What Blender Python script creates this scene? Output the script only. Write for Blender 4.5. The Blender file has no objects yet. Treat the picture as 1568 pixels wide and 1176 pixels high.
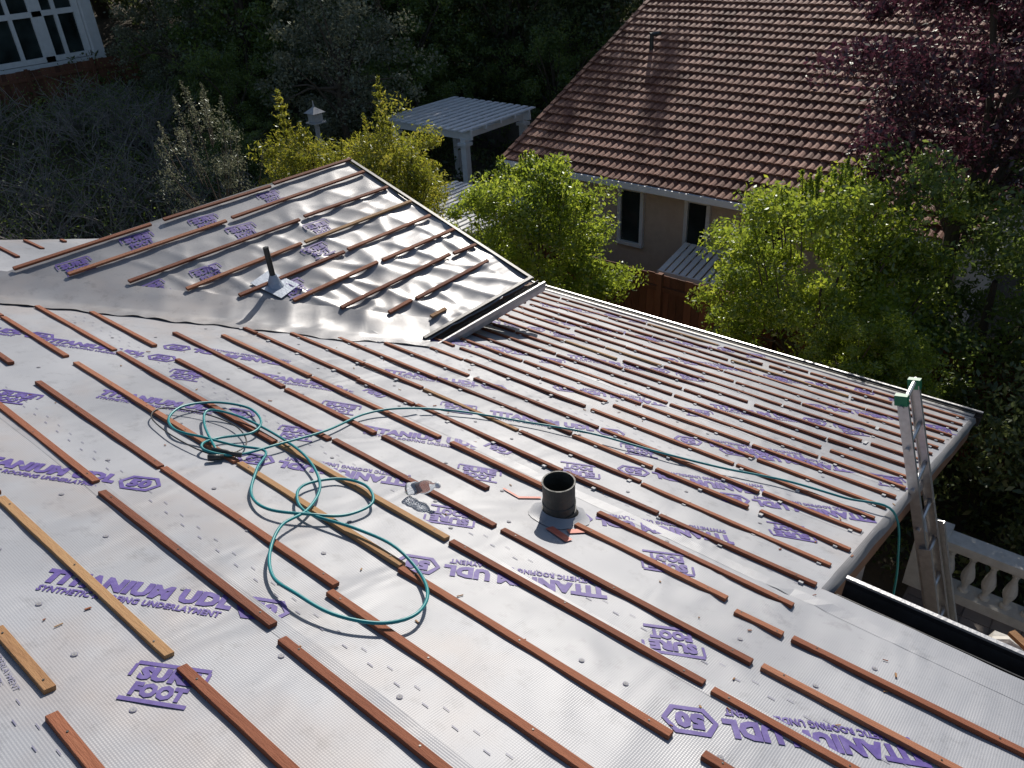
import bpy, math, random
import numpy as np
from mathutils import Vector, Matrix, noise
random.seed(11); rng=np.random.default_rng(11)
T=.32
scene=bpy.context.scene
col=bpy.context.collection
rad=math.radians
# ------------------------------------------------------------------ helpers
def mat(name):
    m=bpy.data.materials.new(name); m.use_nodes=True
    nt=m.node_tree; nt.nodes.clear()
    return m,nt,nt.nodes,nt.links
def N(ns,t,**k):
    n=ns.new(t)
    for a,b in k.items():
        if a in n.inputs: n.inputs[a].default_value=b
        else: setattr(n,a,b)
    return n
def ramp(ns,stops,interp='LINEAR'):
    r=ns.new('ShaderNodeValToRGB'); r.color_ramp.interpolation=interp
    e=r.color_ramp.elements
    while len(e)<len(stops): e.new(.5)
    for i,(p,c) in enumerate(stops):
        e[i].position=p; e[i].color=(c[0],c[1],c[2],1) if hasattr(c,'__len__') else (c,c,c,1)
    return r
def simple(name,stops,rough=.6,scale=6,bump=.1,metal=0,island=0,bscale=None,stretch=(1,1,1),spec=.5):
    """noise driven colour between stops, optional per-island variation"""
    m,nt,ns,L=mat(name)
    out=ns.new('ShaderNodeOutputMaterial'); b=ns.new('ShaderNodeBsdfPrincipled')
    L.new(b.outputs[0],out.inputs[0])
    b.inputs['Roughness'].default_value=rough; b.inputs['Metallic'].default_value=metal
    b.inputs['Specular IOR Level'].default_value=spec
    tc=ns.new('ShaderNodeTexCoord'); mp=ns.new('ShaderNodeMapping'); mp.inputs['Scale'].default_value=stretch
    L.new(tc.outputs['Object'],mp.inputs[0])
    n=N(ns,'ShaderNodeTexNoise',Scale=scale,Detail=6.0,Roughness=.65); L.new(mp.outputs[0],n.inputs['Vector'])
    fac=n.outputs['Fac']
    if island>0:
        g=ns.new('ShaderNodeNewGeometry')
        mx=ns.new('ShaderNodeMix'); mx.data_type='FLOAT'; mx.inputs[0].default_value=island
        L.new(fac,mx.inputs[2]); L.new(g.outputs['Random Per Island'],mx.inputs[3]); fac=mx.outputs[0]
    r=ramp(ns,stops); L.new(fac,r.inputs[0]); L.new(r.outputs[0],b.inputs['Base Color'])
    if bump>0:
        n2=N(ns,'ShaderNodeTexNoise',Scale=bscale or scale*4,Detail=5.0); L.new(mp.outputs[0],n2.inputs['Vector'])
        bp=N(ns,'ShaderNodeBump',Strength=bump,Distance=.02); L.new(n2.outputs['Fac'],bp.inputs['Height']); L.new(bp.outputs[0],b.inputs['Normal'])
    return m
def leafmat(name,stops,trans=.45,tcol=1.6,gloss=.06):
    m,nt,ns,L=mat(name)
    out=ns.new('ShaderNodeOutputMaterial')
    g=ns.new('ShaderNodeNewGeometry'); r=ramp(ns,stops)
    tc=ns.new('ShaderNodeTexCoord'); n=N(ns,'ShaderNodeTexNoise',Scale=1.3,Detail=2.0); L.new(tc.outputs['Object'],n.inputs['Vector'])
    mx=ns.new('ShaderNodeMix'); mx.data_type='FLOAT'; mx.inputs[0].default_value=.5
    L.new(g.outputs['Random Per Island'],mx.inputs[2]); L.new(n.outputs['Fac'],mx.inputs[3])
    L.new(mx.outputs[0],r.inputs[0])
    b=ns.new('ShaderNodeBsdfDiffuse')
    L.new(r.outputs[0],b.inputs['Color'])
    t=ns.new('ShaderNodeBsdfTranslucent')
    hs=ns.new('ShaderNodeHueSaturation'); hs.inputs['Value'].default_value=tcol; hs.inputs['Hue'].default_value=.485
    L.new(r.outputs[0],hs.inputs['Color']); L.new(hs.outputs[0],t.inputs[0])
    s=ns.new('ShaderNodeMixShader'); s.inputs[0].default_value=trans
    L.new(b.outputs[0],s.inputs[1]); L.new(t.outputs[0],s.inputs[2])
    gl=ns.new('ShaderNodeBsdfGlossy'); gl.inputs['Roughness'].default_value=.38; gl.inputs['Color'].default_value=(.8,.85,.8,1)
    s2=ns.new('ShaderNodeMixShader'); s2.inputs[0].default_value=gloss
    L.new(s.outputs[0],s2.inputs[1]); L.new(gl.outputs[0],s2.inputs[2]); L.new(s2.outputs[0],out.inputs[0])
    return m
def empty(name):
    o=bpy.data.objects.new(name,None); col.objects.link(o); return o
class MB:
    def __init__(s): s.v=[]; s.f=[]; s.m=[]
    def add(s,vs,fs,mi=0):
        o=len(s.v); s.v.extend([tuple(p) for p in vs])
        for f in fs: s.f.append(tuple(i+o for i in f)); s.m.append(mi)
    def box(s,c,size,R=None,mi=0):
        c=Vector(c); hx,hy,hz=[k/2 for k in size]
        vs=[]
        for z in (-hz,hz):
            for x,y in ((-hx,-hy),(hx,-hy),(hx,hy),(-hx,hy)):
                p=Vector((x,y,z)); 
                if R is not None: p=R@p
                vs.append(c+p)
        s.add(vs,[(0,3,2,1),(4,5,6,7),(0,1,5,4),(1,2,6,5),(2,3,7,6),(3,0,4,7)],mi)
    def beam(s,p0,p1,w,h,up=(0,0,1),mi=0):
        p0=Vector(p0);p1=Vector(p1);d=p1-p0;L=d.length;x=d/L;u=Vector(up);y=u.cross(x).normalized();z=x.cross(y)
        R=Matrix((x,y,z)).transposed(); s.box((p0+p1)/2,(L,w,h),R,mi)
    def tube(s,pts,rs,n=8,mi=0,cap=True):
        pts=[Vector(p) for p in pts]
        if not hasattr(rs,'__len__'): rs=[rs]*len(pts)
        rings=[];prev=None
        for i,p in enumerate(pts):
            d=(pts[min(i+1,len(pts)-1)]-pts[max(i-1,0)]).normalized()
            if prev is None:
                a=Vector((0,0,1)) if abs(d.z)<.9 else Vector((1,0,0)); u=d.cross(a).normalized()
            else:
                u=(prev-d*prev.dot(d)).normalized()
            prev=u; w=d.cross(u)
            rings.append([p+(u*math.cos(2*math.pi*k/n)+w*math.sin(2*math.pi*k/n))*rs[i] for k in range(n)])
        vs=[q for r in rings for q in r]; fs=[]
        for i in range(len(pts)-1):
            for k in range(n):
                k2=(k+1)%n; fs.append((i*n+k,i*n+k2,(i+1)*n+k2,(i+1)*n+k))
        if cap: fs.append(tuple(range(n-1,-1,-1))); fs.append(tuple((len(pts)-1)*n+k for k in range(n)))
        s.add(vs,fs,mi)
    def lathe(s,prof,c=(0,0,0),n=12,mi=0,R=None):
        c=Vector(c); vs=[];fs=[]
        for r,z in prof:
            for k in range(n):
                p=Vector((r*math.cos(2*math.pi*k/n),r*math.sin(2*math.pi*k/n),z))
                if R is not None: p=R@p
                vs.append(c+p)
        for i in range(len(prof)-1):
            for k in range(n):
                k2=(k+1)%n; fs.append((i*n+k,i*n+k2,(i+1)*n+k2,(i+1)*n+k))
        s.add(vs,fs,mi)
    def build(s,name,mats,parent=None,smooth=False,bevel=0):
        me=bpy.data.meshes.new(name); me.from_pydata(s.v,[],s.f)
        for m in mats: me.materials.append(m)
        me.polygons.foreach_set('material_index',s.m)
        if smooth: me.polygons.foreach_set('use_smooth',[True]*len(me.polygons))
        me.update()
        o=bpy.data.objects.new(name,me); col.objects.link(o)
        if parent: o.parent=parent
        if bevel:
            b=o.modifiers.new('bevel','BEVEL'); b.width=bevel; b.segments=2; b.limit_method='ANGLE'
        return o
def grid_obj(name,xs,ys,fn,m,parent=None,keep=None):
    V=[];F=[]
    nx,ny=len(xs),len(ys)
    for j in range(ny):
        for i in range(nx): V.append(fn(xs[i],ys[j]))
    for j in range(ny-1):
        for i in range(nx-1):
            if keep is None or keep((xs[i]+xs[i+1])/2,(ys[j]+ys[j+1])/2):
                a=j*nx+i; F.append((a,a+1,a+nx+1,a+nx))
    me=bpy.data.meshes.new(name); me.from_pydata(V,[],F); me.materials.append(m)
    me.polygons.foreach_set('use_smooth',[True]*len(me.polygons)); me.update()
    o=bpy.data.objects.new(name,me); col.objects.link(o)
    if parent: o.parent=parent
    return o
# ------------------------------------------------------------------ materials
def membrane(name,wr,rough,base0,base1,big,rot=.5,st=.35,dustmax=.4,metal=0.0,crease=.3):
    m,nt,ns,L=mat(name)
    out=ns.new('ShaderNodeOutputMaterial'); b=ns.new('ShaderNodeBsdfPrincipled'); L.new(b.outputs[0],out.inputs[0])
    b.inputs['Metallic'].default_value=metal
    tc=ns.new('ShaderNodeTexCoord')
    n1=N(ns,'ShaderNodeTexNoise',Scale=.9,Detail=2.5); L.new(tc.outputs['Object'],n1.inputs['Vector'])
    r1=ramp(ns,[(.3,base0),(.7,base1)]); L.new(n1.outputs['Fac'],r1.inputs[0])
    n2=N(ns,'ShaderNodeTexNoise',Scale=.5,Detail=5.0,Roughness=.7); L.new(tc.outputs['Object'],n2.inputs['Vector'])
    r2=ramp(ns,[(.53,0),(.70,dustmax)]); L.new(n2.outputs['Fac'],r2.inputs[0])
    mx=ns.new('ShaderNodeMix'); mx.data_type='RGBA'; L.new(r2.outputs[0],mx.inputs[0]); L.new(r1.outputs[0],mx.inputs[6]); mx.inputs[7].default_value=(.34,.245,.18,1)
    n5=N(ns,'ShaderNodeTexNoise',Scale=9.0,Detail=6.0,Roughness=.75); L.new(tc.outputs['Object'],n5.inputs['Vector'])
    r5=ramp(ns,[(.30,.76),(.46,1)]); L.new(n5.outputs['Fac'],r5.inputs[0])
    mm=ns.new('ShaderNodeMix'); mm.data_type='RGBA'; mm.blend_type='MULTIPLY'; mm.inputs[0].default_value=1
    L.new(mx.outputs[2],mm.inputs[6]); L.new(r5.outputs[0],mm.inputs[7])
    L.new(mm.outputs[2],b.inputs['Base Color'])
    rr=ramp(ns,[(.3,rough),(.7,rough+.15)]); L.new(n1.outputs['Fac'],rr.inputs[0]); L.new(rr.outputs[0],b.inputs['Roughness'])
    mp=ns.new('ShaderNodeMapping'); mp.inputs['Rotation'].default_value=(0,0,rot); mp.inputs['Scale'].default_value=(1,st,1)
    L.new(tc.outputs['Object'],mp.inputs[0])
    n3=N(ns,'ShaderNodeTexNoise',Scale=big,Detail=2.0,Distortion=.5); L.new(mp.outputs[0],n3.inputs['Vector'])
    b1=N(ns,'ShaderNodeBump',Strength=wr,Distance=.05); L.new(n3.outputs['Fac'],b1.inputs['Height'])
    n4=N(ns,'ShaderNodeTexNoise',Scale=big*1.3,Detail=2.0,Distortion=1.2); n4.noise_type='RIDGED_MULTIFRACTAL'
    mp4=ns.new('ShaderNodeMapping'); mp4.inputs['Rotation'].default_value=(0,0,rot+.9); mp4.inputs['Scale'].default_value=(1,.3,1); L.new(tc.outputs['Object'],mp4.inputs[0]); L.new(mp4.outputs[0],n4.inputs['Vector'])
    b4=N(ns,'ShaderNodeBump',Strength=wr*crease,Distance=.012); L.new(n4.outputs['Fac'],b4.inputs['Height']); L.new(b1.outputs[0],b4.inputs['Normal'])
    w=N(ns,'ShaderNodeTexWave',Scale=34.0,Distortion=0.0); w.bands_direction='X'; L.new(tc.outputs['Object'],w.inputs['Vector'])
    w2=N(ns,'ShaderNodeTexWave',Scale=34.0); w2.bands_direction='Y'; L.new(tc.outputs['Object'],w2.inputs['Vector'])
    ad=ns.new('ShaderNodeMath'); ad.operation='ADD'; L.new(w.outputs['Fac'],ad.inputs[0]); L.new(w2.outputs['Fac'],ad.inputs[1])
    b2=N(ns,'ShaderNodeBump',Strength=.18,Distance=.002); L.new(ad.outputs[0],b2.inputs['Height']); L.new(b4.outputs[0],b2.inputs['Normal'])
    L.new(b2.outputs[0],b.inputs['Normal'])
    return m
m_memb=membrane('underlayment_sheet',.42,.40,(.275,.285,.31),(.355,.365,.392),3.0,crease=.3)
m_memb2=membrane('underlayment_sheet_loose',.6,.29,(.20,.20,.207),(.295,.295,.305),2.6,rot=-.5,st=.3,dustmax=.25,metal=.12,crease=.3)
m_print=simple('purple_ink',[(.25,(.05,.028,.18)),(.55,(.095,.06,.27)),(.85,(.20,.17,.37))],.55,22,0,spec=.35)
m_print_l=simple('faint_ink',[(.3,(.14,.13,.23)),(.7,(.23,.23,.31))],.6,30,0)
m_cap=simple('cap_plastic',[(.3,.22),(.7,.30)],.65,9,0)
m_bat=simple('redwood_batten',[(.15,(.13,.042,.022)),(.4,(.215,.070,.034)),(.65,(.29,.105,.052)),(.9,(.37,.165,.09))],.75,9,.35,island=.55,stretch=(.6,6,6),spec=.3)
m_baty=simple('pine_batten',[(.2,(.24,.115,.05)),(.5,(.35,.19,.085)),(.85,(.45,.29,.14))],.75,9,.3,island=.3,stretch=(.6,6,6),spec=.3)
m_alu=simple('aluminium',[(.3,.42),(.7,.58)],.42,20,.05,metal=.75)
m_trim=simple('galvanised_edge',[(.3,.42),(.7,.6)],.4,12,.1,metal=.7)
m_gut=simple('dark_gutter',[(.3,(.012,.012,.013)),(.7,(.03,.03,.032))],.45,12,.05)
m_pipe=simple('vent_pipe_black',[(.3,(.012,.014,.012)),(.7,(.05,.05,.045))],.4,14,.15)
m_rust=simple('weathered_pipe',[(.3,(.025,.03,.026)),(.55,(.06,.06,.05)),(.75,(.11,.075,.05))],.55,9,.25)
m_lead=simple('lead_flashing',[(.3,(.30,.34,.40)),(.7,(.44,.48,.54))],.45,14,.1,metal=.4)
m_hose=simple('teal_hose',[(.3,(.0,.19,.21)),(.7,(.01,.27,.28))],.4,8,0)
m_red=simple('red_tape',[(.3,(.50,.09,.05)),(.7,(.60,.2,.14))],.5,20,0)
m_stucco=simple('stucco',[(.3,(.55,.43,.34)),(.7,(.64,.52,.42))],.9,8,.3,bscale=80)
m_white=simple('white_paint',[(.3,.70),(.7,.82)],.5,6,.05)
m_green=simple('green_cap',[(.3,(.0,.13,.06)),(.7,(.01,.20,.09))],.5,6,0)
m_soil=simple('soil',[(.3,(.045,.037,.025)),(.6,(.09,.07,.045)),(.8,(.06,.075,.03))],.95,1.2,.6,bscale=15)
m_pave=simple('paving',[(.3,(.16,.14,.125)),(.7,(.25,.22,.2))],.85,3,.2)
m_fence=simple('fence_boards',[(.2,(.09,.035,.02)),(.8,(.22,.09,.05))],.85,4,.4,island=.5,stretch=(4,4,.5))
m_bark=simple('bark',[(.3,(.06,.045,.03)),(.7,(.13,.10,.075))],.95,6,.8,stretch=(1,1,.3))
m_tile=simple('concrete_tile',[(.15,(.12,.050,.033)),(.45,(.205,.088,.058)),(.7,(.29,.137,.093)),(.95,(.38,.21,.15))],.75,2.2,.35,island=.55,bscale=35,spec=.25)
def glassmat():
    m,nt,ns,L=mat('window_glass'); out=ns.new('ShaderNodeOutputMaterial'); b=ns.new('ShaderNodeBsdfPrincipled'); L.new(b.outputs[0],out.inputs[0])
    tc=ns.new('ShaderNodeTexCoord'); n=N(ns,'ShaderNodeTexNoise',Scale=1.5); L.new(tc.outputs['Object'],n.inputs['Vector'])
    r=ramp(ns,[(.3,(.01,.015,.015)),(.7,(.04,.055,.055))]); L.new(n.outputs['Fac'],r.inputs[0]); L.new(r.outputs[0],b.inputs['Base Color'])
    b.inputs['Roughness'].default_value=.06
    return m
m_glass=glassmat()
def clear():
    m,nt,ns,L=mat('clear_plastic'); out=ns.new('ShaderNodeOutputMaterial'); b=ns.new('ShaderNodeBsdfPrincipled'); L.new(b.outputs[0],out.inputs[0])
    b.inputs['Base Color'].default_value=(.9,.94,.98,1); b.inputs['Roughness'].default_value=.08; b.inputs['Transmission Weight'].default_value=.9; b.inputs['IOR'].default_value=1.1
    return m
m_clear=clear()
# ------------------------------------------------------------------ roof frames
nM=Vector((0,T,1)).normalized(); nG=Vector((T,0,1)).normalized()
def ridge(v): 
    return (1-min(1,abs(noise.noise(v))*2.6))**2
def dispM(x,y):
    e=math.exp(-((x+.9)**2+(y-2.75)**2)/.25)   # pulled creases at the inside corner
    return .010*noise.noise(Vector((x*1.1,y*2.0,0)))+.005*noise.noise(Vector((x*4+y*3,y*5-x*2,3)))+.014*e*ridge(Vector((x*3-y*4,y*1.5,2)))
def PM(x,y,h=0): return Vector((x,y,-T*y))+nM*h
def PMd(x,y,h=0): return PM(x,y,h+dispM(x,y))
def dispG(x,y):
    k=min(1,max(.2,(x+7.5)/1.9))
    a=noise.noise(Vector((x*1.6+y*1.0,y*2.4,5)))
    r1=ridge(Vector((x*.9+y*.9,y*2.6-x*1.6,9))); r2=ridge(Vector((x*1.5-y*1.2,y*1.8+x*2.2,21)))
    return k*(.021*a+.021*r1+.011*r2)
def PG(x,y,h=0): return Vector((x,y,-T*(x+8.8)))+nG*h
def PGd(x,y,h=0): return PG(x,y,h+dispG(x,y))
XR=-.66; YE=7.3; YN=2.99; XL=-9.3
house=empty('house_under_reroofing')
xs=list(np.arange(XL,5.01,.06)); ys=list(np.arange(-2.5,YE+.001,.06))
xs=sorted(set([round(v,4) for v in xs if abs(v-XR)>.03]+[XR])); ys=sorted(set([round(v,4) for v in ys if abs(v-YN)>.03 and abs(v-YE)>.03]+[YN,YE]))
grid_obj('main_roof_underlayment',xs,ys,lambda x,y:PMd(x,y),m_memb,house,keep=lambda x,y:(x<XR or y<YN))
b=MB(); b.add([(XL,-2.5,.8),(5,-2.5,.8),(5,-6.5,-.48),(XL,-6.5,-.48)],[(3,2,1,0)]); b.build('rear_roof_slope',[m_memb],house)
gx=list(np.arange(-7.28,-4.60,.03)); gy=list(np.arange(1.2,5.73,.03))
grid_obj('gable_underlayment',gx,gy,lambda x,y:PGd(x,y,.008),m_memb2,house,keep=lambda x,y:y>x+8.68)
b=MB(); zr=-T*(-7.28+8.8)
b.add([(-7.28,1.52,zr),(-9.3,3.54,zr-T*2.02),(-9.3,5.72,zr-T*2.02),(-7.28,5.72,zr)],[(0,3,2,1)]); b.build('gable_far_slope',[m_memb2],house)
b=MB(); n=110; V=[];F=[]
for i in range(n+1):
    s=i/n; x=-7.28+s*(2.68); y=x+8.8
    w1=.22+.10*noise.noise(Vector((s*7,0,1)))+.04*noise.noise(Vector((s*25,0,1)))
    ux=Vector((1,-1,0)).normalized()
    for k,t in enumerate((-.30,-.15,0,.33,.66,1)):
        if t<=0:
            q=(x+ux.x*t,y+ux.y*t); p=PG(q[0],q[1],.022+dispG(*q)*(.9 if t<0 else .5)+.01*t)
        else:
            q=(x+ux.x*t*w1,y+ux.y*t*w1); p=PMd(q[0],q[1],.012+.012*noise.noise(Vector((q[0]*9,q[1]*9,2)))+.008*(1-t))
        V.append(p)
for i in range(n):
    for k in range(5): a=i*6+k; F.append((a,a+1,a+7,a+6))
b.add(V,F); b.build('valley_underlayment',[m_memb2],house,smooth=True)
b=MB()
def prism(pts,ztop,zbot,mi=0):
    n=len(pts); vs=[(x,y,ztop(x,y)) for x,y in pts]+[(x,y,zbot(x,y)) for x,y in pts]
    fs=[tuple(range(n)),tuple(range(2*n-1,n-1,-1))]+[(i,i+n,(i+1)%n+n,(i+1)%n) for i in range(n)]
    b.add(vs,fs,mi)
mp=lambda o:(lambda x,y:-T*y-o)
prism([(XL+.02,-2.48),(4.98,-2.48),(4.98,YN-.02),(XR-.02,YN-.02),(XR-.02,YE-.02),(XL+.02,YE-.02)],mp(.035),mp(.10))
b.build('roof_sheathing',[simple('plywood',[(.3,(.25,.16,.09)),(.7,(.36,.25,.15))],.8,5,.2)],house)
b=MB()
b.beam(PM(XR-.01,YN,-.13),PM(XR-.01,YE,-.13),.04,.2,nM,0)
b.beam((XL,YE-.01,-T*YE-.13),(XR-.03,YE-.01,-T*YE-.13),.04,.2,(0,0,1),0)
b.beam((XR+.02,YN-.01,-T*YN-.13),(5,YN-.01,-T*YN-.13),.04,.2,(0,0,1),0)
b.beam(PG(-7.26,5.70,-.10),PG(-4.66,5.70,-.10),.04,.17,nG,0)
b.beam((-4.64,4.15,-T*4.19-.09),(-4.64,5.72,-T*4.19-.09),.04,.14,(0,0,1),0)
b.build('fascia_boards',[simple('fascia_wood',[(.3,(.16,.08,.045)),(.7,(.25,.14,.085))],.7,4,.2)],house)
b=MB()
prism([(-8.8,-2),(4.5,-2),(4.5,2.5),(-1.15,2.5),(-1.15,6.8),(-8.8,6.8)],mp(.11),lambda x,y:-5.7)
b.add([(-8.9,5.35,-1.75),(-7.28,5.35,-.55),(-5.0,5.35,-1.3),(-5.0,5.35,-1.8),(-8.9,5.35,-1.9)],[(0,1,2,3,4)])
b.add([(-5.0,3.9,-1.25),(-5.0,5.35,-1.3),(-5.0,5.35,-1.8),(-5.0,3.9,-1.3)],[(0,1,2,3)])
b.build('house_walls',[m_stucco],house)
# underlayment turned down over the rake (wavy free edge)
b=MB(); V=[];F=[];k=0
y=YN
while y<YE:
    w=noise.noise(Vector((y*2.5,1,1))); hh=.05+.03*noise.noise(Vector((y*1.7,4,1)))
    V+=[PMd(XR-.01,y,.003),PM(XR+.02,y,.0)+Vector((.006*w,0,0)),PM(XR+.025,y,-hh)+Vector((.012+.015*w,0,0))]; y+=.07;k+=1
for i in range(k-1):
    a=i*3;F+=[(a,a+3,a+4,a+1),(a+1,a+4,a+5,a+2)]
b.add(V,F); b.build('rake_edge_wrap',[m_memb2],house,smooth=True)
b=MB()
b.beam(PM(XL,YE-.01,.010),PM(XR,YE-.01,.010),.07,.012,nM,0)
b.beam(PM(XL,YE+.05,.012),PM(XR,YE+.05,.012),.03,.02,nM,1)
b.beam(PG(-7.28,5.71,.03),PG(-4.62,5.71,.03),.035,.02,nG,1)
b.beam(PG(-4.64,4.16,.03),PG(-4.64,5.72,.03),.03,.03,nG,1)
b.build('drip_edge',[m_trim,m_gut],house)
def gutter(name,p0,p1,outv,w=.12,h=.10,lo=3,hi=6):
    b=MB(); p0=Vector(p0);p1=Vector(p1);o=Vector(outv)
    z=Vector((0,0,1)); t=.006
    prof=[(0,0),(0,-h),(w*.85,-h),(w,-h*.4),(w,.008),(w-.022,.008),(w-.022,-.006),(w-t,-.006),(w-t,-h*.4),(w*.82,-h+t),(t,-h+t),(t,0)]
    V=[p0+o*a+z*c for a,c in prof]+[p1+o*a+z*c for a,c in prof]; n=len(prof)
    F=[(i,(i+1)%n,(i+1)%n+n,i+n) for i in range(n)]+[tuple(range(n))[::-1],tuple(range(n,2*n))]
    b.add(V,F); b.m=[1 if lo<=i<=hi else 0 for i in range(n)]+[1,1]
    return b.build(name,[m_gut,m_trim],house)
gutter('eave_gutter',(XL,YE+.07,-T*YE-.04),(XR+.05,YE+.07,-T*YE-.04),(0,1,0))
gutter('near_gutter',(XR+.06,YN+.012,-T*YN-.005),(5,YN+.012,-T*YN-.005),(0,1,0),w=.15,h=.12)
gutter('gable_gutter',(-4.615,4.10,-T*4.19-.015),(-4.615,5.80,-T*4.19-.015),(1,0,0),w=.10,h=.1,lo=1,hi=9)
b=MB(); b.beam((-4.55,4.5,-1.62),(-4.55,4.5,-1.46),.06,.05,(1,0,0)); b.build('gutter_outlet',[m_trim],house)
# ------------------------------------------------------------------ battens
b=MB(); nails=MB()
def batM(y,x0,x1,yel=False,w=.038,h=.02,y2=None):
    y2=y if y2 is None else y2
    jz=random.uniform(0,.002)
    b.beam(PM(x0,y,h/2-.001+jz),PM(x1,y2,h/2-.001+jz),w,h,nM,1 if yel else 0)
    if y<3.2:
        L=x1-x0; k=max(2,int(L/.36))
        for i in range(k):
            t=(i+.15)/(k-.7); t=min(.97,t); c=PM(x0+L*t,y+(y2-y)*t+random.uniform(-.006,.006),h+.0015+jz)
            nails.add([c+Vector((.0042*math.cos(a),.0042*math.sin(a),-T*.0042*math.sin(a))) for a in [q*math.pi/3 for q in range(6)]],[tuple(range(6))])
near=[(.24,-2.64,-2.23,1),(.20,-2.12,-1.2,0),(.58,-3.58,-2.15,1),(.57,-2.07,-.65,0),(.95,-4.9,-3.51,0),(.92,-3.40,-2.07,0),(.90,-1.98,-.55,0),
(1.25,-4.95,-3.50,0),(1.25,-3.48,-2.13,0),(1.21,-2.11,-.5,0),(1.57,-5.2,-3.35,0),(1.57,-3.33,-2.07,1),(1.55,-2.06,-.72,0),(1.55,-.6,.9,0),
(1.88,-5.3,-3.46,0),(1.89,-3.44,-2.11,1),(1.88,-2.08,-.76,0),(1.88,-.72,.75,0),(2.14,-5.0,-3.33,0),(2.16,-3.31,-2.05,0),(2.16,-2.0,-.68,0),(2.16,-.64,.7,0),
(2.44,-5.6,-4.2,0),(2.43,-4.15,-3.26,0),(2.44,-3.2,-2.35,0),(2.5,-1.80,-.95,0),(2.44,-.88,-.66,0),(2.45,-.62,.28,0),(2.46,.33,1.6,0),
(2.72,-5.4,-4.3,0),(2.72,-4.27,-3.0,0),(2.72,-2.9,-2.1,0),(2.71,-1.80,-.71,0),(.20,-5.2,-2.8,0),(-.15,-5.2,-3.3,0),(.58,-5.3,-3.63,0)]
for s in near:
    batM(s[0]+random.uniform(-.006,.006),s[1],s[2],s[3],y2=s[0]+random.uniform(-.008,.008))
for y in (1.25,1.57,1.88,2.16,2.45):
    x=1.0 if y<2.4 else 1.65
    if y in(1.25,): x=-.45
    while x<4.8:
        l=random.uniform(.9,1.5); batM(y,x,min(4.85,x+l)); x+=l+.03
for y in (.95,1.25,1.57,1.88,2.16):
    x=-5.35
    while x>-8.9 and x>y-8.6:
        l=random.uniform(.9,1.4); 
        x2=max(x-l,y-8.5)
        batM(y,x2,x); x=x2-.03
        if x2<=y-8.49: break
y=2.98
rows=[]
while y<YE-.08: rows.append(y); y+=(.27 if y<3.8 else .232)
for y in rows:
    xmin=max(y-8.5,XL) if y<4.1 else -5.9
    x=XR-.02-random.uniform(0,.03); first=True
    while x>xmin:
        l=random.choice([.6,.9,1.2,1.2,1.22])*random.uniform(.95,1.05)
        if first: l*=random.uniform(.4,1)
        first=False
        x2=max(xmin,x-l); dy=random.uniform(-.012,.012)
        if x-x2>.1: batM(y+dy,x2,x,random.random()<.05,w=.035,y2=y+random.uniform(-.014,.014))
        x=x2-random.choice([.012,.02,.03,.07])
for y in (1.0,1.35,1.7,2.05,2.4,2.75,3.1): 
    b.beam(PM(-9.2,y,.012),PM(max(-9.1,-5.76-y-.25) if y>1.6 else -8.9,y,.012),.038,.02,nM,0)
def batG(x,y0,y1):
    b.beam(PG(x,y0,.042),PG(x+random.uniform(-.02,.02),y1,.039),.036,.022,nG,1 if random.random()<.15 else 0)
for x,segs in {-7.25:[(2.0,3.25),(3.38,4.6),(4.65,5.72)],-6.96:[(2.3,3.85),(3.92,5.66)],-6.62:[(2.63,4.45),(4.52,5.66)],-6.28:[(2.95,4.2),(4.24,5.68)],
  -5.97:[(3.25,4.45),(4.5,5.65)],-5.66:[(3.58,4.6),(4.66,5.68)],-5.35:[(3.85,5.3),(5.34,5.66)],-5.06:[(4.15,4.45),(4.5,5.55)],-4.80:[(4.42,4.62)]}.items():
    for a,c in segs: batG(x,a,c)
b.build('roof_battens',[m_bat,m_baty],house,bevel=.002)
nails.build('batten_nails',[m_pipe],house)
b=MB()
for y in rows:
    x=XR-.1
    while x>(-5.6 if y>4.3 else y-8.6):
        b.beam(PM(x,y-.038,.006),PM(x,y+.038,.006),.022,.010,nM,0); x-=.40+random.uniform(-.04,.04)
b.build('batten_shims',[simple('shim_white',[(.3,.35),(.7,.5)],.6,9,0)],house)
# ------------------------------------------------------------------ printed text
def text_geo(body,W,H,bold=.02):
    c=bpy.data.curves.new('tmp','FONT'); c.body=body; c.size=1; c.align_x='CENTER'; c.offset=bold; c.resolution_u=2; c.space_character=1.05
    o=bpy.data.objects.new('tmp',c); col.objects.link(o); bpy.context.view_layer.update()
    me=bpy.data.meshes.new_from_object(o)
    co=np.array([v.co[:2] for v in me.vertices]); fs=[tuple(p.vertices) for p in me.polygons]
    bpy.data.objects.remove(o); bpy.data.curves.remove(c); bpy.data.meshes.remove(me)
    mn=co.min(0); mxx=co.max(0); co=(co-(mn+mxx)/2)/(mxx-mn)*np.array([W,H])
    return co,fs
def merge(parts):
    V=[];F=[];o=0
    for (co,fs),(dx,dy) in parts:
        V.append(co+np.array([dx,dy])); F+= [tuple(i+o for i in f) for f in fs]; o+=len(co)
    return np.concatenate(V),F
def ring(W,H,t):
    a=np.array([(-W/2,0),(-W/2+H*.3,-H/2),(W/2-H*.3,-H/2),(W/2,0),(W/2-H*.3,H/2),(-W/2+H*.3,H/2)]); s=np.array([1-2*t/W,1-2*t/H])
    co=np.concatenate([a,a*s]); return co,[(i,(i+1)%6,(i+1)%6+6,i+6) for i in range(6)]
def bar(W,H): return np.array([(-W/2,-H/2),(W/2,-H/2),(W/2,H/2),(-W/2,H/2)]),[(0,1,2,3)]
tBIG=merge([(text_geo('TITANIUM UDL',.74,.094,.07),(-.1,0)),(text_geo('SYNTHETIC ROOFING UNDERLAYMENT',.70,.038,.045),(-.1,-.082)),(text_geo('50',.11,.082,.07),(.39,-.01)),(ring(.21,.14,.02),(.39,-.01))])
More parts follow.
